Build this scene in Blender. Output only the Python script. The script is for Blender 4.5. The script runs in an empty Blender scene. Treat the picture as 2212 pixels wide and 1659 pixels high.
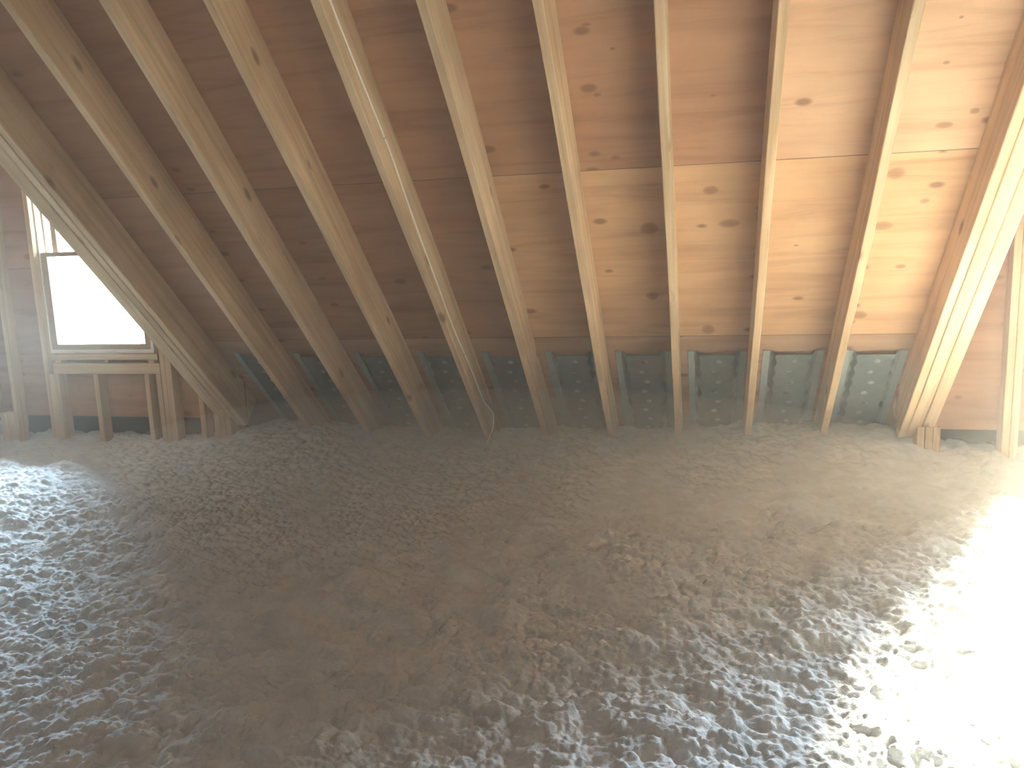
import bpy, bmesh, math, random
import numpy as np
from mathutils import Matrix, Vector

# ------------------------------------------------------------------ camera, light, exposure
SC = bpy.context.scene
COL = SC.collection
ZO = 1.6                                   # eye height above the attic subfloor
PITCH = 0.7878                             # roof slope, about 45 degrees
CP, SP = math.cos(PITCH), math.sin(PITCH)
HB = 2.6521                                # perpendicular distance eye -> underside of rafters
RD = 0.2153                                # rafter depth
HD = HB + RD                               # eye -> roof deck

cam_d = bpy.data.cameras.new('camera')
cam = bpy.data.objects.new('camera', cam_d)
COL.objects.link(cam)
def cam_axes(yaw, pit, roll):
    f = Vector((math.sin(yaw)*math.cos(pit), math.cos(yaw)*math.cos(pit), math.sin(pit)))
    r = Vector((math.cos(yaw), -math.sin(yaw), 0)); u = r.cross(f)
    c, s = math.cos(roll), math.sin(roll)
    return c*r+s*u, -s*r+c*u, f
_r, _u, _f = cam_axes(-0.237, -0.1617, -0.0348)
cam.matrix_world = Matrix(((_r.x, _u.x, -_f.x, 0), (_r.y, _u.y, -_f.y, 0), (_r.z, _u.z, -_f.z, ZO), (0, 0, 0, 1)))
cam_d.sensor_width = 36.0
cam_d.lens = 36.0*1748.6/2212.0
cam_d.clip_start = 0.02
SC.camera = cam

SC.view_settings.view_transform = 'Standard'
SC.view_settings.look = 'None'
SC.view_settings.gamma = 1.0
SC.view_settings.use_curve_mapping = False
SC.view_settings.exposure = 2.75
SC.cycles.max_bounces = 14
SC.cycles.diffuse_bounces = 8
SC.cycles.volume_bounces = 2
SC.cycles.transparent_max_bounces = 12
SC.cycles.caustics_reflective = False
SC.cycles.caustics_refractive = False
SC.cycles.use_light_tree = True

world = bpy.data.worlds.new('world')
SC.world = world
world.use_nodes = True
_bg = world.node_tree.nodes['Background']
_bg.inputs[0].default_value = (0.66, 0.82, 1.0, 1)
_bg.inputs[1].default_value = 30.0

SUN_AZ = Vector((-1.05, -2.30, 0)).normalized()
SUN_EL = math.radians(31)
sun_d = bpy.data.lights.new('sun', 'SUN')
sun_d.energy = 46.0
sun_d.color = (1.0, 0.89, 0.72)
sun_d.angle = math.radians(7.0)
sun = bpy.data.objects.new('sun', sun_d)
COL.objects.link(sun)
_dir = SUN_AZ*math.cos(SUN_EL) + Vector((0, 0, -math.sin(SUN_EL)))
sun.rotation_euler = _dir.to_track_quat('-Z', 'Y').to_euler()
sun.location = (4, 8, 6)

def portal(name, x0, x1, z0, z1, y):
    d = bpy.data.lights.new(name, 'AREA')
    d.shape = 'RECTANGLE'; d.size = x1-x0; d.size_y = z1-z0
    d.cycles.is_portal = True
    o = bpy.data.objects.new(name, d); COL.objects.link(o)
    o.location = ((x0+x1)/2, y, (z0+z1)/2+ZO)
    o.rotation_euler = (math.radians(-90), 0, 0)      # faces -Y, into the attic
    return o
portal('window_daylight', -4.535, -3.68, -0.60, 0.80, 4.90)
portal('window_daylight', 1.69, 2.545, -0.60, 0.80, 4.90)

# ------------------------------------------------------------------ helpers
rng = random.Random(7)

def tag(o, label=None, cat=None, group=None, kind=None):
    if label: o['label'] = label
    if cat: o['category'] = cat
    if group: o['group'] = group
    if kind: o['kind'] = kind
    return o

def obj(name, bm, mat, parent=None, mw=None, smooth=False):
    me = bpy.data.meshes.new(name)
    bmesh.ops.recalc_face_normals(bm, faces=bm.faces)
    bm.to_mesh(me); bm.free()
    if smooth:
        for p in me.polygons: p.use_smooth = True
    me.materials.append(mat)
    o = bpy.data.objects.new(name, me); COL.objects.link(o)
    if mw is not None: o.matrix_world = mw
    if parent is not None:
        o.parent = parent
    return o

def empty(name, loc):
    o = bpy.data.objects.new(name, None); COL.objects.link(o)
    o.location = loc; o.empty_display_size = 0.1
    return o

def box(bm, x0, x1, y0, y1, z0, z1):
    vs = [bm.verts.new(p) for p in ((x0,y0,z0),(x1,y0,z0),(x1,y1,z0),(x0,y1,z0),(x0,y0,z1),(x1,y0,z1),(x1,y1,z1),(x0,y1,z1))]
    for f in ((0,3,2,1),(4,5,6,7),(0,1,5,4),(1,2,6,5),(2,3,7,6),(3,0,4,7)):
        bm.faces.new([vs[i] for i in f])
    return vs

def prism(bm, pts, axis, a, b):
    """extrude a polygon (list of 2-D points) along axis 0 (x) from a to b: points are (y, z)"""
    lo = [bm.verts.new((a, p[0], p[1])) for p in pts]
    hi = [bm.verts.new((b, p[0], p[1])) for p in pts]
    bm.faces.new(lo); bm.faces.new(hi[::-1])
    n = len(pts)
    for i in range(n):
        bm.faces.new((lo[i], lo[(i+1) % n], hi[(i+1) % n], hi[i]))

def lumber(L, W, D, wob=0.0015, seed=0, bev=0.003, cut0=0.0, cut1=0.0):
    """a sawn board: local x = length 0..L, y = thickness W (centred), z = depth 0..D; eased edges, slight bow"""
    r = random.Random(seed)
    bm = bmesh.new()
    n = max(2, int(L/0.12))
    e = bev
    prof = [(-W/2+e, 0), (W/2-e, 0), (W/2, e), (W/2, D-e), (W/2-e, D), (-W/2+e, D), (-W/2, D-e), (-W/2, e)]
    ph = [r.uniform(0, 6.28) for _ in range(6)]
    rings = []
    for i in range(n+1):
        t = i/n
        by = wob*(math.sin(3.1*t*L*0.8+ph[0]) + 0.5*math.sin(7*t*L*0.7+ph[1]))
        bz = wob*(math.sin(2.3*t*L*0.8+ph[2]) + 0.5*math.sin(9*t*L*0.7+ph[3]))
        ring = []
        for k, (y, z) in enumerate(prof):
            x = t*L
            if i == 0: x += cut0*(z/D)
            if i == n: x -= cut1*(z/D)
            j = 0.25*wob
            ring.append(bm.verts.new((x, y+by+r.uniform(-j, j), z+bz+r.uniform(-j, j))))
        rings.append(ring)
    m = len(prof)
    for a, b in zip(rings[:-1], rings[1:]):
        for k in range(m):
            bm.faces.new((a[k], a[(k+1) % m], b[(k+1) % m], b[k]))
    bm.faces.new(rings[0][::-1]); bm.faces.new(rings[-1])
    return bm

def slope_mw(x, t, h):
    """frame on the roof slope: local x runs down the slope, local z out through the deck, local y = -X"""
    p = Vector((x, t*CP+h*SP, -t*SP+h*CP+ZO))
    return Matrix(((0, -1, 0, p.x), (CP, 0, SP, p.y), (-SP, 0, CP, p.z), (0, 0, 0, 1)))

def stud_mw(x, y, z):
    """upright: local x = up, local y = X (thickness), local z = +Y (depth into the wall)"""
    return Matrix(((0, 1, 0, x), (0, 0, 1, y), (1, 0, 0, z+ZO), (0, 0, 0, 1)))

def flat_mw(x, y, z):
    """board lying along X: local x = X, local z = +Y (depth), local y = -Z"""
    return Matrix(((1, 0, 0, x), (0, 0, 1, y), (0, -1, 0, z+ZO), (0, 0, 0, 1)))

# ------------------------------------------------------------------ materials
def new_mat(name):
    m = bpy.data.materials.new(name); m.use_nodes = True
    nt = m.node_tree
    b = nt.nodes['Principled BSDF']
    return m, nt, b

def N(nt, typ, **kw):
    n = nt.nodes.new(typ)
    for k, v in kw.items():
        if k.startswith('i_'):
            n.inputs[int(k[2:])].default_value = v
        else:
            setattr(n, k, v)
    return n

def ramp(nt, src, stops):
    r = nt.nodes.new('ShaderNodeValToRGB')
    el = r.color_ramp.elements
    while len(el) < len(stops): el.new(0.5)
    for e, (p, c) in zip(el, stops):
        e.position = p; e.color = (*c, 1) if len(c) == 3 else c
    nt.links.new(src, r.inputs[0])
    return r

def mixc(nt, fac, a, b, mode='MIX'):
    m = nt.nodes.new('ShaderNodeMix'); m.data_type = 'RGBA'; m.blend_type = mode
    for sock, v in ((m.inputs[0], fac), (m.inputs[6], a), (m.inputs[7], b)):
        if hasattr(v, 'is_output'): nt.links.new(v, sock)
        elif isinstance(v, (int, float)): sock.default_value = v
        else: sock.default_value = (*v, 1)
    return m.outputs[2]

def math_n(nt, op, a, b=None, c=None):
    m = nt.nodes.new('ShaderNodeMath'); m.operation = op
    for i, v in enumerate((a, b, c)):
        if v is None: continue
        if hasattr(v, 'is_output'): nt.links.new(v, m.inputs[i])
        else: m.inputs[i].default_value = v
    return m.outputs[0]

def wood(name, dark, mid, light, knot, grain=(1.0, 26, 26), knots=0.45):
    """sawn lumber: grain along the local x axis, knots, a tint of its own for every board"""
    m, nt, b = new_mat(name)
    L = nt.links
    tc = N(nt, 'ShaderNodeTexCoord'); oi = N(nt, 'ShaderNodeObjectInfo')
    off = N(nt, 'ShaderNodeVectorMath', operation='SCALE'); off.inputs[0].default_value = (31.0, 17.0, 23.0)
    L.new(oi.outputs['Random'], off.inputs['Scale'])
    add = N(nt, 'ShaderNodeVectorMath', operation='ADD')
    L.new(tc.outputs['Object'], add.inputs[0]); L.new(off.outputs[0], add.inputs[1])
    # knots first, so that the grain bends round them
    ks = N(nt, 'ShaderNodeVectorMath', operation='MULTIPLY'); ks.inputs[1].default_value = (3.0, 7.0, 7.0)
    L.new(add.outputs[0], ks.inputs[0])
    vo = N(nt, 'ShaderNodeTexVoronoi', feature='F1'); vo.inputs['Scale'].default_value = 1.0
    L.new(ks.outputs[0], vo.inputs['Vector'])
    sep = N(nt, 'ShaderNodeSeparateColor'); L.new(vo.outputs['Color'], sep.inputs[0])
    on = math_n(nt, 'LESS_THAN', sep.outputs[0], knots)
    kd = math_n(nt, 'MULTIPLY_ADD', vo.outputs['Distance'], 1.0, math_n(nt, 'MULTIPLY', sep.outputs[1], 0.06))
    kr = ramp(nt, kd, [(0.07, (1, 1, 1)), (0.13, (0.75,)*3), (0.20, (0, 0, 0))])
    kf = math_n(nt, 'MULTIPLY', kr.outputs[0], on)
    gs = N(nt, 'ShaderNodeVectorMath', operation='MULTIPLY'); gs.inputs[1].default_value = grain
    L.new(add.outputs[0], gs.inputs[0])
    bend = N(nt, 'ShaderNodeVectorMath', operation='MULTIPLY_ADD')
    bend.inputs[1].default_value = (0.0, 2.4, 2.4)
    cmb = N(nt, 'ShaderNodeCombineXYZ')
    for i in range(3): L.new(kr.outputs[0], cmb.inputs[i])
    L.new(cmb.outputs[0], bend.inputs[0]); L.new(gs.outputs[0], bend.inputs[2])
    n1 = N(nt, 'ShaderNodeTexNoise'); n1.inputs['Scale'].default_value = 1.0; n1.inputs['Detail'].default_value = 6; n1.inputs['Roughness'].default_value = 0.62
    n1.inputs['Distortion'].default_value = 0.35
    L.new(bend.outputs[0], n1.inputs['Vector'])
    r1 = ramp(nt, n1.outputs[0], [(0.28, dark), (0.5, mid), (0.72, light)])
    n2 = N(nt, 'ShaderNodeTexNoise'); n2.inputs['Scale'].default_value = 2.1; n2.inputs['Detail'].default_value = 3
    L.new(add.outputs[0], n2.inputs['Vector'])
    r2 = ramp(nt, n2.outputs[0], [(0.3, (0.80, 0.78, 0.76)), (0.7, (1.08, 1.08, 1.08))])
    c = mixc(nt, 1.0, r1.outputs[0], r2.outputs[0], 'MULTIPLY')
    tint = ramp(nt, oi.outputs['Random'], [(0, (0.90, 0.88, 0.85)), (0.5, (1.0, 1.0, 1.0)), (1, (1.08, 1.05, 1.0))])
    c = mixc(nt, 1.0, c, tint.outputs[0], 'MULTIPLY')
    c = mixc(nt, math_n(nt, 'MULTIPLY', kf, 0.8), c, knot)
    L.new(c, b.inputs['Base Color'])
    b.inputs['Roughness'].default_value = 0.72
    b.inputs['Specular IOR Level'].default_value = 0.25
    bu = N(nt, 'ShaderNodeBump'); bu.inputs['Strength'].default_value = 0.25; bu.inputs['Distance'].default_value = 0.004
    L.new(n1.outputs[0], bu.inputs['Height']); L.new(bu.outputs[0], b.inputs['Normal'])
    return m

def plywood(name, row_cols, knot, rowlen=1.177, row0=0.0, knots=0.34, sheets=(), bigknots=()):
    """sheathing plywood: grain along local x, one tint per sheet row (local y) and sheet, dark football knots, open seams"""
    m, nt, b = new_mat(name)
    L = nt.links
    tc = N(nt, 'ShaderNodeTexCoord')
    xyz = N(nt, 'ShaderNodeSeparateXYZ'); L.new(tc.outputs['Object'], xyz.inputs[0])
    ry = math_n(nt, 'DIVIDE', math_n(nt, 'SUBTRACT', xyz.outputs[1], row0), rowlen)
    row = math_n(nt, 'FLOOR', ry)
    fr = math_n(nt, 'FRACT', ry)
    shift = math_n(nt, 'MULTIPLY_ADD', row, 0.5, 0.5)
    rx = math_n(nt, 'ADD', math_n(nt, 'DIVIDE', math_n(nt, 'SUBTRACT', xyz.outputs[0], 0.25), 2.436), shift)
    colx = math_n(nt, 'FLOOR', rx); fx = math_n(nt, 'FRACT', rx)
    idv = N(nt, 'ShaderNodeCombineXYZ'); L.new(row, idv.inputs[0]); L.new(colx, idv.inputs[1])
    wn = N(nt, 'ShaderNodeTexWhiteNoise', noise_dimensions='3D'); L.new(idv.outputs[0], wn.inputs['Vector'])
    # veneer streaks
    st = N(nt, 'ShaderNodeVectorMath', operation='MULTIPLY'); st.inputs[1].default_value = (1.3, 13.0, 1.0)
    ofs = N(nt, 'ShaderNodeVectorMath', operation='MULTIPLY_ADD'); ofs.inputs[1].default_value = (9.0, 9.0, 9.0)
    L.new(wn.outputs['Color'], ofs.inputs[0]); L.new(tc.outputs['Object'], ofs.inputs[2])
    L.new(ofs.outputs[0], st.inputs[0])
    ks = N(nt, 'ShaderNodeVectorMath', operation='MULTIPLY'); ks.inputs[1].default_value = (4.2, 7.5, 0.0)
    L.new(ofs.outputs[0], ks.inputs[0])
    vo = N(nt, 'ShaderNodeTexVoronoi', feature='F1', voronoi_dimensions='2D'); vo.inputs['Scale'].default_value = 1.0
    L.new(ks.outputs[0], vo.inputs['Vector'])
    sep = N(nt, 'ShaderNodeSeparateColor'); L.new(vo.outputs['Color'], sep.inputs[0])
    on = math_n(nt, 'LESS_THAN', sep.outputs[0], knots)
    size = math_n(nt, 'MULTIPLY_ADD', sep.outputs[1], 0.10, vo.outputs['Distance'])
    kr = ramp(nt, size, [(0.11, (1, 1, 1)), (0.15, (0.6,)*3), (0.20, (0, 0, 0))])
    kf = math_n(nt, 'MULTIPLY', kr.outputs[0], on)
    n1 = N(nt, 'ShaderNodeTexNoise'); n1.inputs['Scale'].default_value = 1.0; n1.inputs['Detail'].default_value = 7; n1.inputs['Roughness'].default_value = 0.6
    n1.inputs['Distortion'].default_value = 0.8
    L.new(st.outputs[0], n1.inputs['Vector'])
    n3 = N(nt, 'ShaderNodeTexNoise'); n3.inputs['Scale'].default_value = 2.2; n3.inputs['Detail'].default_value = 3
    L.new(ofs.outputs[0], n3.inputs['Vector'])
    r1 = ramp(nt, n1.outputs[0], [(0.25, (0.74, 0.68, 0.64)), (0.5, (1, 1, 1)), (0.75, (1.10, 1.12, 1.12))])
    r3 = ramp(nt, n3.outputs[0], [(0.3, (0.84, 0.80, 0.78)), (0.7, (1.08, 1.08, 1.08))])
    rr = math_n(nt, 'DIVIDE', math_n(nt, 'ADD', row, 3.5), 8.0)
    rc = ramp(nt, rr, row_cols); rc.color_ramp.interpolation = 'CONSTANT'
    base = rc.outputs[0]
    for srow, xa, xb, scol in sheets:           # sheets given another colour: row number, ends along x, colour
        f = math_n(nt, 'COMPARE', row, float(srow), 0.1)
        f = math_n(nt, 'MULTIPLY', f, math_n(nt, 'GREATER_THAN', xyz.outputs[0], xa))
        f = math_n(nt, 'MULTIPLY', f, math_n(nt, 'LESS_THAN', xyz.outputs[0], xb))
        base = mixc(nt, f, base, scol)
    c = mixc(nt, 1.0, base, r1.outputs[0], 'MULTIPLY')
    c = mixc(nt, 1.0, c, r3.outputs[0], 'MULTIPLY')
    sheet = ramp(nt, wn.outputs['Value'], [(0, (0.90, 0.88, 0.86)), (1, (1.08, 1.06, 1.04))])
    c = mixc(nt, 1.0, c, sheet.outputs[0], 'MULTIPLY')
    c = mixc(nt, math_n(nt, 'MULTIPLY', kf, 0.8), c, knot)
    acc = None
    for kx, ky, rx_, ry_ in bigknots:           # the large knots and patches of this deck
        d = N(nt, 'ShaderNodeVectorMath', operation='SUBTRACT'); d.inputs[1].default_value = (kx, ky, 0)
        L.new(tc.outputs['Object'], d.inputs[0])
        e = N(nt, 'ShaderNodeVectorMath', operation='MULTIPLY'); e.inputs[1].default_value = (1/rx_, 1/ry_, 0)
        L.new(d.outputs[0], e.inputs[0])
        ln = N(nt, 'ShaderNodeVectorMath', operation='LENGTH'); L.new(e.outputs[0], ln.inputs[0])
        acc = ln.outputs['Value'] if acc is None else math_n(nt, 'MINIMUM', acc, ln.outputs['Value'])
    if acc is not None:
        acc = math_n(nt, 'ADD', acc, math_n(nt, 'MULTIPLY', math_n(nt, 'SUBTRACT', n1.outputs[0], 0.5), 0.9))
        kb = ramp(nt, acc, [(0.35, (1, 1, 1)), (0.75, (0.72,)*3), (1.05, (0, 0, 0))])
        c = mixc(nt, math_n(nt, 'MULTIPLY', kb.outputs[0], 0.62), c, knot)
    # seams
    s1 = math_n(nt, 'LESS_THAN', fr, 0.0035)
    s2 = math_n(nt, 'LESS_THAN', fx, 0.0015)
    sm = math_n(nt, 'MAXIMUM', s1, s2)
    c = mixc(nt, math_n(nt, 'MULTIPLY', sm, 0.8), c, (0.05, 0.03, 0.02))
    L.new(c, b.inputs['Base Color'])
    b.inputs['Roughness'].default_value = 0.75
    b.inputs['Specular IOR Level'].default_value = 0.2
    bu = N(nt, 'ShaderNodeBump'); bu.inputs['Strength'].default_value = 0.2; bu.inputs['Distance'].default_value = 0.004
    L.new(n1.outputs[0], bu.inputs['Height']); L.new(bu.outputs[0], b.inputs['Normal'])
    return m

def plain(name, col, rough=0.6, spec=0.3, noise=0.0, nscale=8.0, bump=0.0):
    m, nt, b = new_mat(name)
    tc = N(nt, 'ShaderNodeTexCoord')
    n = N(nt, 'ShaderNodeTexNoise'); n.inputs['Scale'].default_value = nscale; n.inputs['Detail'].default_value = 5
    nt.links.new(tc.outputs['Object'], n.inputs['Vector'])
    lo = tuple(v*(1-noise) for v in col); hi = tuple(min(1, v*(1+noise)) for v in col)
    r = ramp(nt, n.outputs[0], [(0.3, lo), (0.7, hi)])
    nt.links.new(r.outputs[0], b.inputs['Base Color'])
    b.inputs['Roughness'].default_value = rough
    b.inputs['Specular IOR Level'].default_value = spec
    if bump:
        bu = N(nt, 'ShaderNodeBump'); bu.inputs['Strength'].default_value = bump; bu.inputs['Distance'].default_value = 0.004
        nt.links.new(n.outputs[0], bu.inputs['Height']); nt.links.new(bu.outputs[0], b.inputs['Normal'])
    return m

M_RAFT = wood('rafter_lumber', (0.48, 0.31, 0.17), (0.66, 0.46, 0.27), (0.76, 0.57, 0.36), (0.22, 0.11, 0.055))
M_STUD = wood('stud_lumber', (0.46, 0.31, 0.17), (0.62, 0.44, 0.26), (0.70, 0.52, 0.33), (0.24, 0.13, 0.07), knots=0.3)
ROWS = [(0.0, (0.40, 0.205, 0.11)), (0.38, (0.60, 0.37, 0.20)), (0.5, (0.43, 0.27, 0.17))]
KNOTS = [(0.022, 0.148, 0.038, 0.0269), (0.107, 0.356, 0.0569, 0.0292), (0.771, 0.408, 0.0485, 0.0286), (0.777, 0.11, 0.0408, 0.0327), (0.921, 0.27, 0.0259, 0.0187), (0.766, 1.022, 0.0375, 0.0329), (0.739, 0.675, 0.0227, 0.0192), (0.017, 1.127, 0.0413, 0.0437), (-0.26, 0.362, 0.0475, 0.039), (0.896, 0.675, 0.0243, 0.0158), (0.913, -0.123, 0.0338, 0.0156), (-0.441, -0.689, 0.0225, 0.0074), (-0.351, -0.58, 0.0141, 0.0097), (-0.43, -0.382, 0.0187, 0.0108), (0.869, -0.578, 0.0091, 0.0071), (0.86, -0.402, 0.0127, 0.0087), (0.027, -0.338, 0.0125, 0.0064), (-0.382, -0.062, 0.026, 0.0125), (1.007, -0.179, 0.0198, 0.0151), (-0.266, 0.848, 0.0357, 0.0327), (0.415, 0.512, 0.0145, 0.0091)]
SHEETS = [(0, -20.0, -0.968, (0.43, 0.23, 0.125)), (-1, 0.25, 20.0, (0.66, 0.42, 0.255)), (-1, -2.186, 0.25, (0.51, 0.28, 0.155))]  # painted shade on the lower left sheet, painted brightness towards the upper right
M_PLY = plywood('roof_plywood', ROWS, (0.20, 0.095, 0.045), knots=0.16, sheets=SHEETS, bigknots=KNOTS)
M_WPLY = plywood('wall_plywood', [(0.0, (0.42, 0.235, 0.135)), (1.0, (0.42, 0.235, 0.135))], (0.24, 0.12, 0.06), knots=0.3)
M_BLACK = plain('gap_dark', (0.022, 0.022, 0.022), 0.9, 0.1, 0.3)  # black that stands in for the unlit eave cavity
M_SUB = plain('subfloor', (0.30, 0.20, 0.12), 0.8, 0.2, 0.3)
M_FOAM = plain('grey_foam', (0.30, 0.36, 0.35), 0.55, 0.35, 0.08, 14, 0.15)
M_FOAM_LIT = plain('lit_foam', (0.58, 0.62, 0.58), 0.5, 0.35, 0.05, 14)
M_VINYL = plain('white_vinyl', (0.80, 0.78, 0.72), 0.4, 0.4, 0.03)
M_SASH = plain('sash_wood', (0.40, 0.29, 0.18), 0.5, 0.3, 0.06, 6)
M_CABLE = plain('white_cable', (0.90, 0.86, 0.76), 0.45, 0.4, 0.04)
M_STEEL = plain('staple_steel', (0.25, 0.23, 0.2), 0.4, 0.5, 0.1)

def glass_mat():
    m = bpy.data.materials.new('window_glass'); m.use_nodes = True
    nt = m.node_tree; nt.nodes.clear()
    o = N(nt, 'ShaderNodeOutputMaterial'); t = N(nt, 'ShaderNodeBsdfTransparent'); g = N(nt, 'ShaderNodeBsdfGlossy')
    t.inputs[0].default_value = (0.94, 0.97, 0.96, 1); g.inputs['Roughness'].default_value = 0.02
    fr = N(nt, 'ShaderNodeFresnel'); fr.inputs[0].default_value = 1.45
    mx = N(nt, 'ShaderNodeMixShader')
    nt.links.new(fr.outputs[0], mx.inputs[0]); nt.links.new(t.outputs[0], mx.inputs[1]); nt.links.new(g.outputs[0], mx.inputs[2])
    nt.links.new(mx.outputs[0], o.inputs[0])
    return m
M_GLASS = glass_mat()

def insul_mat():
    m, nt, b = new_mat('blown_fibre')
    tc = N(nt, 'ShaderNodeTexCoord')
    n = N(nt, 'ShaderNodeTexNoise'); n.inputs['Scale'].default_value = 9; n.inputs['Detail'].default_value = 6
    nt.links.new(tc.outputs['Object'], n.inputs['Vector'])
    r = ramp(nt, n.outputs[0], [(0.3, (0.545, 0.57, 0.58)), (0.7, (0.685, 0.71, 0.72))])
    nt.links.new(r.outputs[0], b.inputs['Base Color'])
    b.inputs['Roughness'].default_value = 0.95; b.inputs['Specular IOR Level'].default_value = 0.05
    n2 = N(nt, 'ShaderNodeTexNoise'); n2.inputs['Scale'].default_value = 170; n2.inputs['Detail'].default_value = 4; n2.inputs['Roughness'].default_value = 0.6
    nt.links.new(tc.outputs['Object'], n2.inputs['Vector'])
    bu = N(nt, 'ShaderNodeBump'); bu.inputs['Strength'].default_value = 0.55; bu.inputs['Distance'].default_value = 0.006
    nt.links.new(n2.outputs[0], bu.inputs['Height']); nt.links.new(bu.outputs[0], b.inputs['Normal'])
    return m
M_INS = insul_mat()

# ------------------------------------------------------------------ the setting
X_W, X_E = -7.6, 5.6                       # ends of the attic
Y_RIDGE = -0.35
Y_EAVE = 5.50
def deck_z(y): return (HD - SP*y)/CP       # underside of deck, relative to the eye
def t_of(y, h): return (y - h*SP)/CP
DL = (-5.05, -3.16)                        # left dormer between its trimmers
DR = (1.17, 3.06)                          # right dormer
Z_DC = 1.20                                # dormer ceiling
Y_DC = (HD - CP*Z_DC)/SP

def build_ceiling():
    # local frame of the deck: local x = X, local y = down the slope, local z = into the room
    th = 0.016
    bm = bmesh.new()
    t_seam = t_of(3.70, HD)
    o = Vector((0, t_seam*CP+HD*SP, -t_seam*SP+HD*CP+ZO))
    mw = Matrix(((1, 0, 0, o.x), (0, CP, -SP, o.y), (0, -SP, -CP, o.z), (0, 0, 0, 1)))
    y0 = t_of(Y_RIDGE, HD)-t_seam; y1 = t_of(Y_EAVE, HD)-t_seam; yd = t_of(Y_DC, HD)-t_seam
    box(bm, DL[1], DR[0], yd, y1, -th, 0)
    box(bm, X_W, X_E, y0, yd, -th, 0)
    box(bm, X_W, DL[0], yd, y1, -th, 0)
    box(bm, DR[1], X_E, yd, y1, -th, 0)
    # the same frame has local z pointing into the room, so the deck grows outwards
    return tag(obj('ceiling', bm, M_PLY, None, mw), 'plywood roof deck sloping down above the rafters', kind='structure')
build_ceiling()

def build_back():
    bm = bmesh.new()
    zr = deck_z(Y_RIDGE)+ZO
    yb = 2*Y_RIDGE - Y_EAVE
    zb = deck_z(Y_EAVE)+ZO
    prism(bm, [(Y_RIDGE, zr), (yb, zb), (yb, zb+0.05), (Y_RIDGE, zr+0.05)], 0, X_W, X_E)
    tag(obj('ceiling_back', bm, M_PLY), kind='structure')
    for nm, x in (('wall_west', X_W), ('wall_east', X_E)):
        bm = bmesh.new()
        prism(bm, [(yb-0.1, 0), (Y_EAVE+0.1, 0), (Y_EAVE+0.1, zb+0.03), (Y_RIDGE, zr+0.1), (yb-0.1, zb+0.03)], 0, x-0.02, x+0.02)
        tag(obj(nm, bm, M_WPLY), kind='structure')
    bm = bmesh.new()
    box(bm, X_W, X_E, yb-0.1, Y_EAVE+0.1, -0.05, 0.0)
    tag(obj('floor', bm, M_SUB), kind='structure')
build_back()

YS = 4.85                                   # inner face of the dormer wall sheathing
Z_GAP = -1.06                               # lower edge of that sheathing
WZ = (-0.60, 0.80)
WL = (-4.535, -3.68)
WR = (1.69, 2.545)

def build_dormer(side, dx, wx, n):
    bm = bmesh.new()
    # local frame: x = X, y = up, z = -Y (towards the room)
    def pane(x0, x1, z0, z1): box(bm, x0, x1, z0, z1, -0.012, 0)
    top = Z_DC+0.05
    pane(dx[0]-0.12, wx[0], Z_GAP, top)
    pane(wx[1], dx[1]+0.12, Z_GAP, top)
    pane(wx[0], wx[1], Z_GAP, WZ[0])
    pane(wx[0], wx[1], WZ[1], top)
    mw = Matrix(((1, 0, 0, 0), (0, 0, -1, YS), (0, 1, 0, ZO), (0, 0, 0, 1)))
    tag(obj('wall_%s' % side, bm, M_WPLY, None, mw), 'plywood dormer wall', kind='structure')
    bm = bmesh.new()
    box(bm, dx[0]-0.02, dx[1]+0.02, YS+0.013, YS+0.16, Z_GAP+0.0+ZO, Z_GAP+0.02+ZO)
    box(bm, dx[0]-0.02, dx[1]+0.02, YS+0.14, YS+0.16, -1.5+ZO, Z_GAP+0.01+ZO)
    tag(obj('gap_shade_%d' % n, bm, M_BLACK), 'black backing as painted darkness behind the gap under the wall sheathing', kind='structure')
    for nm, x in (('wall_cheek', dx[0]), ('wall_cheek', dx[1])):
        bm = bmesh.new()
        prism(bm, [(Y_DC-0.03, Z_DC+ZO+0.03), (YS+0.012, Z_DC+ZO+0.03), (YS+0.012, deck_z(YS)+ZO-0.02)], 0, x-0.008, x+0.008)
        tag(obj(nm, bm, M_WPLY), kind='structure')
    bm = bmesh.new()
    box(bm, dx[0]-0.1, dx[1]+0.1, Y_DC-0.03, YS+0.012, Z_DC+ZO, Z_DC+ZO+0.02)
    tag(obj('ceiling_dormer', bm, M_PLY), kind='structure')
def eave_closer(x):
    # boards that shut the eave between the deck and the soffit beside a dormer
    bm = bmesh.new()
    prism(bm, [(YS-0.02, 0.02), (Y_EAVE+0.05, 0.02), (Y_EAVE+0.05, deck_z(Y_EAVE+0.05)+ZO), (YS-0.02, deck_z(YS-0.02)+ZO)], 0, x-0.01, x+0.01)
    tag(obj('wall_eave', bm, M_SUB), kind='structure')
for _x in DL+DR: eave_closer(_x)
build_dormer('left', DL, WL, 1)
build_dormer('right', DR, WR, 2)

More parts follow.
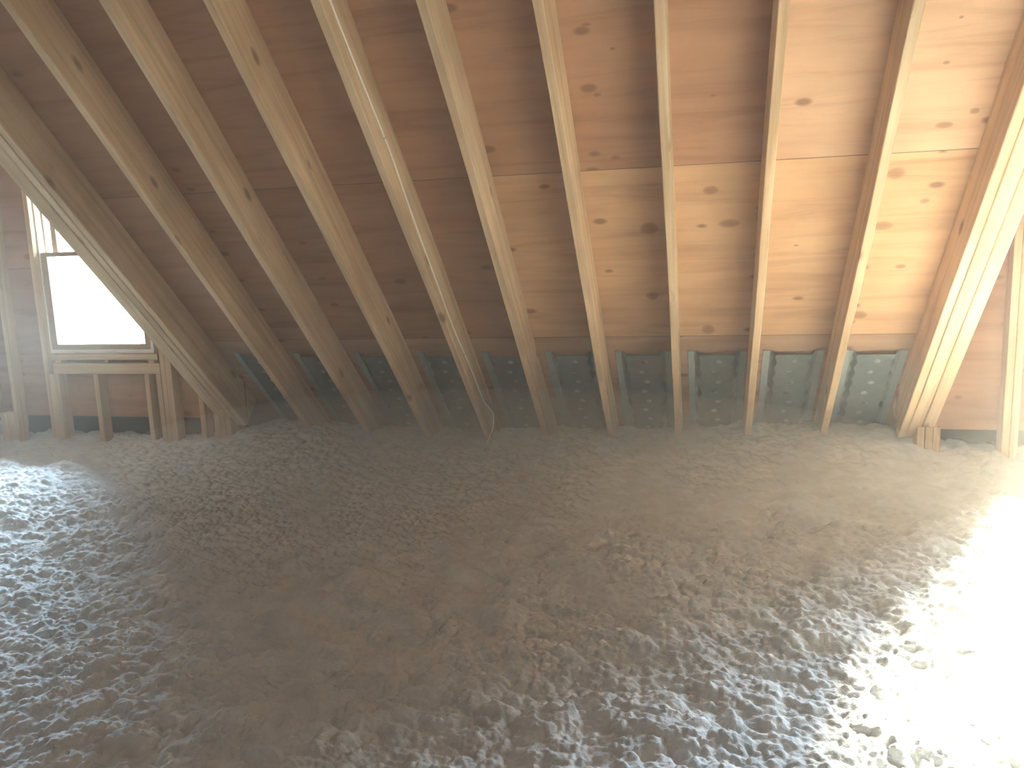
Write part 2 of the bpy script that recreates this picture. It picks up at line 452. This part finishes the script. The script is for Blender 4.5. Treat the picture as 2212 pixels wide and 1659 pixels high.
def build_window(n, wx):
    """double-hung vinyl window: box frame with jamb tracks, upper sash in the outer track, lower sash in the inner"""
    x0, x1 = wx; z0, z1 = WZ[0]+ZO, WZ[1]+ZO
    root = empty('window_%d' % n, ((x0+x1)/2, YS-0.02, z0))
    tag(root, 'white double-hung window in the dormer wall', kind='structure')
    inv = Matrix.Translation(root.location).inverted()
    def part(name, boxes, mat, parent=root):
        bm = bmesh.new()
        for b in boxes: box(bm, *b)
        bmesh.ops.transform(bm, matrix=inv, verts=bm.verts)
        return obj(name, bm, mat, parent)
    ya, yb = YS-0.045, YS+0.05
    part('window_frame', [(x0, x0+0.022, ya, yb, z0, z1), (x1-0.022, x1, ya, yb, z0, z1),
                          (x0+0.022, x1-0.022, ya, yb, z0, z0+0.025), (x0+0.022, x1-0.022, ya, yb, z1-0.025, z1)], M_VINYL)
    zm = 0.092+ZO
    i0, i1 = x0+0.022, x1-0.022
    def sash(name, y0, y1, za, zb, st, bot, top, bars=()):
        s = part(name, [(i0, i0+st, y0, y1, za, zb), (i1-st, i1, y0, y1, za, zb),
                        (i0+st, i1-st, y0, y1, za, za+bot), (i0+st, i1-st, y0, y1, zb-top, zb)]
                 + [(a, b, y0, y1-0.012, za+bot, zb-top) for a, b in bars], M_SASH)
        bm = bmesh.new(); ym = (y0+y1)/2
        box(bm, i0+st-0.004, i1-st+0.004, ym-0.003, ym+0.003, za+bot-0.004, zb-top+0.004)
        bmesh.ops.transform(bm, matrix=inv, verts=bm.verts)
        p = obj('pane', bm, M_GLASS, s)
        return s
    sash('lower_sash', YS-0.036, YS-0.004, z0+0.026, zm+0.014, 0.048, 0.036, 0.030)
    sash('upper_sash', YS+0.010, YS+0.040, zm-0.012, z1-0.026, 0.010, 0.024, 0.03, ((i0+0.062, i0+0.102), (i1-0.102, i1-0.062)))
    return root
build_window(1, WL)
build_window(2, WR)

# ------------------------------------------------------------------ blown insulation
def insul_height(X, Y):
    """large shape of the drift: level field, banked up a little into the eaves between the rafters"""
    z = -1.205 + 0.018*np.sin(1.9*X+0.6)*np.cos(1.4*Y-0.5) + 0.012*np.sin(3.7*X-1.1+1.3*Y) + 0.010*np.cos(4.4*Y+0.9*X)
    e = np.clip((Y-4.25)/0.75, 0, 1); e = e*e*(3-2*e)
    bank = 0.045 + 0.055*np.exp(-((X-0.55)/0.9)**2) - 0.05*np.clip((-2.9-X)/0.5, 0, 1) + 0.02*np.exp(-((X+0.6)/0.5)**2)
    return z + e*bank

def build_insulation():
    rs = np.random.RandomState(5)
    x0, x1, y0, y1, cell = -6.2, 3.3, 0.9, 5.45, 0.004
    nx, ny = int((x1-x0)/cell)+1, int((y1-y0)/cell)+1
    H = np.zeros((ny, nx), np.float32)
    def layer(count, rmin, rmax, amp, ymax=y1, sharp=0.5, jit=0.5):
        F = np.zeros((ny, nx), np.float32)
        cx = rs.uniform(x0, x1, count); cy = y0+(ymax-y0)*rs.uniform(0, 1, count)
        R = rmin+(rmax-rmin)*rs.uniform(0, 1, count)**2
        J = rs.uniform(1-jit, 1, count); E = rs.uniform(0.7, 1.4, count)
        keep = (cx > -1.25*cy-1.4) & (cx < 0.62*cy+1.0)
        for a, b, r, j, e in zip(cx[keep], cy[keep], R[keep], J[keep], E[keep]):
            k = int(r*1.4/cell)+1
            i = int((b-y0)/cell); q = int((a-x0)/cell)
            ia, ib, qa, qb = max(0, i-k), min(ny, i+k+1), max(0, q-k), min(nx, q+k+1)
            if ia >= ib or qa >= qb: continue
            yy = (np.arange(ia, ib)*cell+y0-b)[:, None]; xx = (np.arange(qa, qb)*cell+x0-a)[None, :]
            d = 1-((xx/e)**2+(yy*e)**2)/(r*r)
            v = np.where(d > 0, np.power(np.maximum(d, 0), sharp), 0)*r*j*amp
            np.maximum(F[ia:ib, qa:qb], v.astype(np.float32), out=F[ia:ib, qa:qb])
        return F
    H += layer(1100, 0.05, 0.14, 0.25, sharp=0.8)
    H += layer(14000, 0.020, 0.050, 0.45, sharp=0.65)
    H += layer(80000, 0.010, 0.024, 0.54)
    H += layer(120000, 0.006, 0.012, 0.75, ymax=3.6)
    H -= H.mean()
    # fan of quads: fine where the heap is close, coarser towards the eaves
    nu, nv = 1150, 800
    v = np.linspace(0, 1, nv); Yr = 0.95+(5.42-0.95)*(0.55*v+0.45*v*v)
    u = np.linspace(0, 1, nu)
    XL = -1.10*Yr-0.75; XR = 0.46*Yr+0.75
    X = XL[:, None]+(XR-XL)[:, None]*u[None, :]; Y = np.repeat(Yr[:, None], nu, 1)
    gx = np.clip((X-x0)/cell, 0, nx-1.001); gy = np.clip((Y-y0)/cell, 0, ny-1.001)
    ix = gx.astype(int); iy = gy.astype(int); fx = gx-ix; fy = gy-iy
    h = (H[iy, ix]*(1-fx)*(1-fy)+H[iy, ix+1]*fx*(1-fy)+H[iy+1, ix]*(1-fx)*fy+H[iy+1, ix+1]*fx*fy)
    Z = insul_height(X, Y)+h
    V = np.stack([X, Y, Z+ZO], -1).reshape(-1, 3)
    idx = np.arange(nu*nv).reshape(nv, nu)
    Q = np.stack([idx[:-1, :-1], idx[:-1, 1:], idx[1:, 1:], idx[1:, :-1]], -1).reshape(-1, 4)
    # the rest of the attic floor, out of the picture: a coarse sheet a little lower
    cx = np.linspace(X_W, X_E, 90); cy = np.linspace(2*Y_RIDGE-Y_EAVE, Y_EAVE, 80)
    CX, CY = np.meshgrid(cx, cy)
    CZ = -1.262+0.012*np.sin(5*CX+2*CY)+0.012*np.cos(4*CY-3*CX)
    CV = np.stack([CX, CY, CZ+ZO], -1).reshape(-1, 3)
    ci = np.arange(90*80).reshape(80, 90)+len(V)
    CQ = np.stack([ci[:-1, :-1], ci[:-1, 1:], ci[1:, 1:], ci[1:, :-1]], -1).reshape(-1, 4)
    V = np.concatenate([V, CV]); Q = np.concatenate([Q, CQ])
    me = bpy.data.meshes.new('blown_insulation')
    me.vertices.add(len(V)); me.vertices.foreach_set('co', V.astype(np.float32).ravel())
    me.loops.add(Q.size); me.loops.foreach_set('vertex_index', Q.astype(np.int32).ravel())
    me.polygons.add(len(Q)); me.polygons.foreach_set('loop_start', np.arange(0, Q.size, 4, dtype=np.int32))
    me.polygons.foreach_set('loop_total', np.full(len(Q), 4, np.int32))
    me.update(calc_edges=True); me.validate()
    me.polygons.foreach_set('use_smooth', np.ones(len(me.polygons), bool))
    me.materials.append(M_INS)
    o = bpy.data.objects.new('blown_insulation', me); COL.objects.link(o)
    tag(o, 'loose grey-white blown-in insulation covering the whole attic floor in clumps', 'insulation', kind='stuff')
build_insulation()

# ------------------------------------------------------------------ rafters
T_TOP = t_of(Y_RIDGE+0.02, HB)
T_BOT = t_of(5.18, HB)
RX = {1: -2.610, 2: -2.203, 3: -1.786, 4: -1.3775, 5: -0.991, 6: -0.583, 7: -0.1725, 8: 0.231, 9: 0.6495}
RLAB = {
 1: 'dim brown rafter next to the tripled beam beside the lit window',
 2: 'brown rafter in shade, second to the left of the cable, third being nearer the window',
 3: 'tan rafter immediately left of the rafter carrying the white cable',
 4: 'tan rafter with a white cable stapled down its side',
 5: 'tan rafter immediately right of the rafter carrying the white cable',
 6: 'pale tan rafter, second to the right of the white cable',
 7: 'pale rafter seen almost straight on from below, third right of the white cable',
 8: 'pale rafter with dark shaded left side, second from the tripled beam on the right',
 9: 'pale sunlit rafter next to the tripled beam on the right',
}
RLAB[2] = 'brown rafter in shade, second to the left of the white cable rafter'
for i, x in RX.items():
    bm = lumber(T_BOT-T_TOP, 0.038, RD-0.001, 0.0016, seed=i)
    o = obj('rafter', bm, M_RAFT, None, slope_mw(x+0.019, T_TOP, HB))
    tag(o, RLAB[i], 'rafter', 'rafters under the plywood roof deck')

def trimmer(xs, label, seed, t_bot):
    root = empty('trimmer_beam', (xs[0], t_bot*CP+HB*SP, -t_bot*SP+HB*CP+ZO))
    tag(root, label, 'roof beam', 'built-up trimmer beams')
    inv = Matrix.Translation(root.location).inverted()
    for k, (a, b) in enumerate(zip(xs[:-1], xs[1:])):
        bm = lumber(t_bot-T_TOP, b-a-0.0025, RD-0.001, 0.0010, seed=seed+k, bev=0.0035)
        obj('ply', bm, M_RAFT, root, inv @ slope_mw((a+b)/2, T_TOP, HB+0.0004*k))
    return root
T_TRIM = t_of(4.845, HB)
trimmer((-3.222, -3.131, -3.085, -3.043), 'tripled beam of several planks crossing in front of the bright window', 40, T_TRIM)
trimmer((1.061, 1.1035, 1.168, 1.2335), 'tripled sunlit beam of several planks at the right edge', 50, T_TRIM)

# ------------------------------------------------------------------ baffles
BX = sorted([-3.043] + list(RX.values()) + [1.061])
def build_baffle():
    t0 = t_of(4.622, HD); L = 0.93
    w = 0.318
    root = empty('vent_baffle', (0, 0, 0))
    # local: x down the slope, y across (-X), z outwards; the deck is z = 0, the room is at negative z
    def edge(s):   # scalloped rim of the raised panel
        return 0.0055*math.sin(s*2*math.pi/0.098)
    bm = bmesh.new()
    ns, nw = 220, 70
    dims = [(0.06+0.0985*k, (0.011 if k % 2 else -0.011)) for k in range(9)]
    def hgt(s, y):
        a = w/2-0.050+edge(s)                 # half width of the raised panel foot
        d = a-abs(y)
        z = 0.030*min(1, max(0, d/0.018))
        for ds, dy in dims:
            q = ((s-ds)/0.019)**2+((y-dy)/0.021)**2
            if q < 1: z += 0.007*0.5*(1+math.cos(math.pi*math.sqrt(q)))
        return -0.004-z
    ys = [(-0.5+j/nw)*(w-0.072) for j in range(nw+1)]
    grid = [[bm.verts.new((L*i/ns, y, hgt(L*i/ns, y))) for y in ys] for i in range(ns+1)]
    for i in range(ns):
        for j in range(nw):
            bm.faces.new((grid[i][j], grid[i][j+1], grid[i+1][j+1], grid[i+1][j]))
    for f in bm.faces:                        # dimple caps get a paler foam: painted light on the bumps
        c = f.calc_center_median()
        if any(((c.x-ds)/0.0165)**2+((c.y-dy)/0.0165)**2 < 1 for ds, dy in dims): f.material_index = 1
    bmesh.ops.solidify(bm, geom=bm.faces[:], thickness=0.003)
    pan = obj('panel', bm, M_FOAM, root, smooth=True)
    pan.data.materials.append(M_FOAM_LIT)
    for sgn in (-1, 1):
        bm = lumber(L+0.006, 0.037, 0.007, 0.0006, seed=60+sgn, bev=0.0015)
        bmesh.ops.translate(bm, verts=bm.verts, vec=(-0.003, sgn*(w/2-0.0185), -0.0085))
        obj('flange', bm, M_FOAM, root)
    return root, t0
BLAB = ['grey vent baffle half hidden behind the tripled beam near the window',
        'dark vent baffle peeking out between two shaded rafters, second from the left',
        'shaded vent baffle in the bay two left of the cable',
        'shaded vent baffle just left of the rafter with the white cable',
        'shaded grey vent baffle just right of the rafter with the white cable',
        'grey dimpled vent baffle in the second bay right of the white cable',
        'grey dimpled vent baffle in the third bay right of the white cable',
        'grey dimpled vent baffle in the third bay left of the right tripled beam',
        'light grey dimpled vent baffle in the second bay from the right tripled beam',
        'light grey dimpled vent baffle beside the right tripled beam']
broot, bt0 = build_baffle()
for i in range(10):
    xc = BX[i]+0.080+0.159
    if i == 0: xc = BX[1]-0.022-0.159
    if i == 0: r = broot
    else:
        r = broot.copy(); COL.objects.link(r)
        for ch in broot.children:
            c = ch.copy(); COL.objects.link(c); c.parent = r
    r.matrix_world = slope_mw(xc, bt0, HD-0.0005)
    tag(r, BLAB[i], 'vent baffle', 'vent baffles along the eave')

# ------------------------------------------------------------------ dormer wall framing
YF = 4.76                                   # front edges of the wall studs
def stud(name, x0, x1, z0, z1, label, cat='stud', group='studs of the dormer walls', seed=0, cut=0.0, d=0.0885):
    bm = lumber(z1-z0, x1-x0, d, 0.0010, seed=seed, bev=0.003)
    if cut:                                 # bevelled top against the sloping beam
        for v in bm.verts:
            if v.co.x > z1-z0-0.01: v.co.x -= cut*(v.co.y+(x1-x0)/2)
    o = obj(name, bm, M_STUD, None, stud_mw((x0+x1)/2, YF, z0))
    return tag(o, label, cat, group)
ZB = -1.42
stud('wall_stud', -4.866, -4.830, ZB, 1.19, 'slim tall stud at the left edge of the photo', seed=1)
stud('stub_post', -4.990, -4.870, ZB, -1.030, 'short wide block at the foot of the leftmost stud', 'post', 'short posts at the wall foot', 2)
stud('king_stud', -4.5565, -4.519, ZB, 1.19, 'tall stud left of the window, outer of two', seed=3)
stud('jack_stud', -4.518, -4.4425, ZB, -0.741, 'wide short stud carrying the left end of the rough sill', seed=4)
stud('cripple_stud', -4.154, -4.116, ZB, -0.741, 'narrow stud under the middle of the window sill', seed=5)
stud('cripple_stud', -3.744, -3.707, ZB, -0.741, 'narrow stud under the right part of the window sill', seed=6)
stud('cripple_stud', -3.650, -3.613, ZB, -0.741, 'narrow stud under the right end of the rough sill', seed=7)
stud('jack_stud', -3.612, -3.575, ZB, 0.80, 'stud right of the window, nearest the glass', seed=8)
stud('king_stud', -3.574, -3.527, ZB, 1.19, 'stud right of the window, outer of the pair, running up behind the beam', seed=9)
stud('wall_stud', -3.337, -3.299, ZB, 1.19, 'lone stud between window and corner post, top hidden by the beam', seed=10)
def post(x0, x1, zt, label, n, seed):
    root = empty('stub_post', ((x0+x1)/2, YF+0.045, ZB+ZO))
    tag(root, label, 'post', 'short posts at the wall foot')
    inv = Matrix.Translation(root.location).inverted()
    w = (x1-x0)/n
    for k in range(n):
        bm = lumber(zt-ZB, w-0.002, 0.0885, 0.0008, seed=seed+k)
        obj('ply', bm, M_STUD, root, inv @ stud_mw(x0+w*(k+0.5), YF, ZB))
post(-3.236, -3.112, -1.014, 'short three-ply post under the foot of the left tripled beam', 3, 20)
post(1.143, 1.262, -1.030, 'short post under the foot of the right tripled beam', 3, 30)
stud('king_stud', 1.566, 1.604, ZB, 1.19, 'bright tall stud at the right edge of the photo', seed=11)
stud('jack_stud', 1.606, 1.644, ZB, 0.80, 'stud doubled against the bright stud at the right edge', seed=12)
stud('jack_stud', 2.53, 2.568, ZB, 0.80, 'stud on the far side of the right window', seed=13)

def board(name, x0, x1, z0, z1, y, label, cat, seed, d=0.0885, mat=None):
    bm = lumber(x1-x0, z1-z0, d, 0.0010, seed=seed)
    o = obj(name, bm, mat or M_STUD, None, flat_mw(x0, y, (z0+z1)/2))
    return tag(o, label, cat)
board('window_stool', -4.478, -3.622, -0.640, -0.602, YF-0.004, 'flat board directly under the white window frame', 'sill board', 21, 0.075)
board('rough_sill', -4.476, -3.613, -0.7395, -0.664, YF-0.002, 'doubled rough sill beam resting on the short studs below the window', 'sill beam', 22)
for k, (xa, xb, lab) in enumerate(((-4.455, -4.405, 'little wood shim at the left end of the rough sill'),
                              (-4.050, -4.020, 'little pale shim under the middle of the window board'),
                              (-3.700, -3.655, 'little wood shim at the right end of the rough sill'))):
    tag(board('shim', xa, xb, -0.6635, -0.6405, YF+0.002, lab, 'shim', 30+k, 0.06), None, None, 'shims under the window board')
# king stud and rough framing of the right dormer sill, mostly out of the picture
board('rough_sill', 1.648, 2.53, -0.7395, -0.664, YF-0.002, 'sill beam of the window beyond the right edge', 'sill beam', 23)

# ------------------------------------------------------------------ cable on the fourth rafter
def tube(pts, r, n=10, sub=6):
    P = [Vector(p) for p in pts]
    out = []
    for i in range(len(P)-1):
        p0, p1, p2, p3 = P[max(0, i-1)], P[i], P[i+1], P[min(len(P)-1, i+2)]
        for k in range(sub):
            t = k/sub
            out.append(0.5*((2*p1)+(p2-p0)*t+(2*p0-5*p1+4*p2-p3)*t*t+(3*p1-p0-3*p2+p3)*t**3))
    out.append(P[-1])
    bm = bmesh.new(); rings = []
    for i, p in enumerate(out):
        d = (out[min(i+1, len(out)-1)]-out[max(i-1, 0)]).normalized()
        a = d.orthogonal().normalized() if i == 0 else (rings_a - d*rings_a.dot(d)).normalized()
        rings_a = a; b = d.cross(a)
        rings.append([bm.verts.new(p+r*(math.cos(6.2832*k/n)*a+math.sin(6.2832*k/n)*b)) for k in range(n)])
    for A, B in zip(rings[:-1], rings[1:]):
        for k in range(n): bm.faces.new((A[k], A[(k+1) % n], B[(k+1) % n], B[k]))
    bm.faces.new(rings[0][::-1]); bm.faces.new(rings[-1])
    return bm
CXX = RX[4]+0.038+0.0045
cab = [(1.20, 2.60, 0.060), (2.908, 0.0, 0.064), (3.089, 0, 0.069), (3.364, 0, 0.0855), (3.48, 0, 0.084), (3.602, 0, 0.072), (3.775, 0, 0.064), (3.943, 0, 0.0605), (4.174, 0, 0.052), (4.397, 0, 0.067), (4.556, 0, 0.078), (4.679, 0, 0.078), (4.773, 0, 0.085)]
def on_side(y, hh):
    h = HB+hh
    return (CXX, y, (h-SP*y)/CP+ZO)
cpts = [on_side(Y_RIDGE+0.6, 0.06), on_side(1.2, 0.07), on_side(2.2, 0.06)] + [on_side(a, hh) for a, _, hh in cab[1:]]
cpts += [(-1.322, 4.80, -0.946+ZO), (-1.287, 4.80, -0.997+ZO), (-1.290, 4.80, -1.077+ZO), (-1.312, 4.80, -1.132+ZO), (-1.342, 4.80, -1.200+ZO)]
croot = obj('cable', tube(cpts, 0.0042), M_CABLE, smooth=True)
tag(croot, 'thin white electrical cable running down the side of a rafter', 'cable')
for y, hh in ((3.364, 0.0855), (4.397, 0.067), (4.773, 0.085), (2.2, 0.06)):
    bm = bmesh.new()
    # U-shaped staple across the cable: local x along the slope
    box(bm, -0.001, 0.001, -0.0065, 0.0065, -0.0015, 0.0)
    box(bm, -0.001, 0.001, -0.0065, -0.0050, -0.0015, 0.0105)
    box(bm, -0.001, 0.001, 0.0050, 0.0065, -0.0015, 0.0105)
    p = on_side(y, hh)
    mw = Matrix(((0, 0, -1, p[0]+0.0052), (CP, SP, 0, p[1]), (-SP, CP, 0, p[2]), (0, 0, 0, 1)))
    obj('staple', bm, M_STEEL, croot, mw)

# ------------------------------------------------------------------ dust in the air
def haze():
    bm = bmesh.new()
    zr = deck_z(Y_RIDGE)+ZO
    yb = 2*Y_RIDGE-Y_EAVE
    ya = YS-0.01
    yc = 2*Y_RIDGE-ya
    za = deck_z(ya)+ZO-0.01
    prism(bm, [(yc, 0.05), (ya, 0.05), (ya, za), (Y_RIDGE, zr-0.015), (yc, za)], 0, X_W+0.05, X_E-0.05)
    m = bpy.data.materials.new('dust'); m.use_nodes = True
    nt = m.node_tree; nt.nodes.clear()
    o = N(nt, 'ShaderNodeOutputMaterial'); v = N(nt, 'ShaderNodeVolumeScatter')
    v.inputs['Color'].default_value = (1.0, 0.93, 0.80, 1)
    v.inputs['Density'].default_value = 0.036
    v.inputs['Anisotropy'].default_value = -0.1
    nt.links.new(v.outputs[0], o.inputs['Volume'])
    ob = obj('dust_haze', bm, m)
    tag(ob, 'fine brownish dust haze hanging in the attic air', 'haze', kind='stuff')
haze()

def dust_bank():
    # thicker dust that has settled low along the eave, in front of the baffles
    bm = bmesh.new()
    bmesh.ops.create_icosphere(bm, subdivisions=4, radius=1.0)
    for v in bm.verts:
        v.co = Vector((-1.15+v.co.x*2.5, 4.4+v.co.y*1.2, 0.40+v.co.z*0.40))
    m = bpy.data.materials.new('low_dust'); m.use_nodes = True
    nt = m.node_tree; nt.nodes.clear()
    o = N(nt, 'ShaderNodeOutputMaterial'); v = N(nt, 'ShaderNodeVolumeScatter')
    v.inputs['Color'].default_value = (0.97, 0.90, 0.77, 1)
    v.inputs['Density'].default_value = 0.36
    v.inputs['Anisotropy'].default_value = 0.0
    nt.links.new(v.outputs[0], o.inputs['Volume'])
    ob = obj('dust_cloud', bm, m)
    tag(ob, 'thicker brown dust hanging low along the eave in front of the baffles', 'haze', kind='stuff')
dust_bank()

# ------------------------------------------------------------------ added evergreen shape, unseen, placed to keep sun off the left window
def sun_blocker(x, y, z0, h, r):
    root = empty('sun_blocker_tree', (x, y, z0))
    tag(root, 'added evergreen-shaped sun blocker, unseen, outside the left window', 'sun blocker')
    R = random.Random(3)
    bm = bmesh.new()
    bmesh.ops.create_cone(bm, cap_ends=True, segments=12, radius1=0.22, radius2=0.03, depth=h)
    bmesh.ops.translate(bm, verts=bm.verts, vec=(0, 0, h/2))
    obj('blocker_trunk', bm, plain('blocker_bark', (0.10, 0.07, 0.05), 0.9, 0.1, 0.3), root)
    bm = bmesh.new()
    n = 1450
    for k in range(n):
        t = (k/n)**0.8
        zz = h*(0.12+0.88*t); rr = r*(1-t)**0.8+0.06
        a = R.uniform(0, 6.2832); q = R.uniform(0.25, 1.0)*rr
        p = Vector((q*math.cos(a), q*math.sin(a), zz-0.25*q))
        d = Vector((math.cos(a), math.sin(a), R.uniform(-0.5, 0.1))).normalized()
        sd = d.cross(Vector((0, 0, 1))).normalized(); l = R.uniform(0.35, 0.6); w = l*0.32
        up = Vector((0, 0, 0.06))
        v = [bm.verts.new(c) for c in (p-d*l*0.4, p+sd*w, p+d*l, p-sd*w, p+up, p-up)]
        for i in range(4):
            bm.faces.new((v[i], v[(i+1) % 4], v[4])); bm.faces.new((v[(i+1) % 4], v[i], v[5]))
    obj('blocker_foliage', bm, plain('blocker_needles', (0.03, 0.06, 0.025), 0.8, 0.2, 0.4), root)
sun_blocker(-0.75, 12.2, -3.0, 13.0, 2.9)
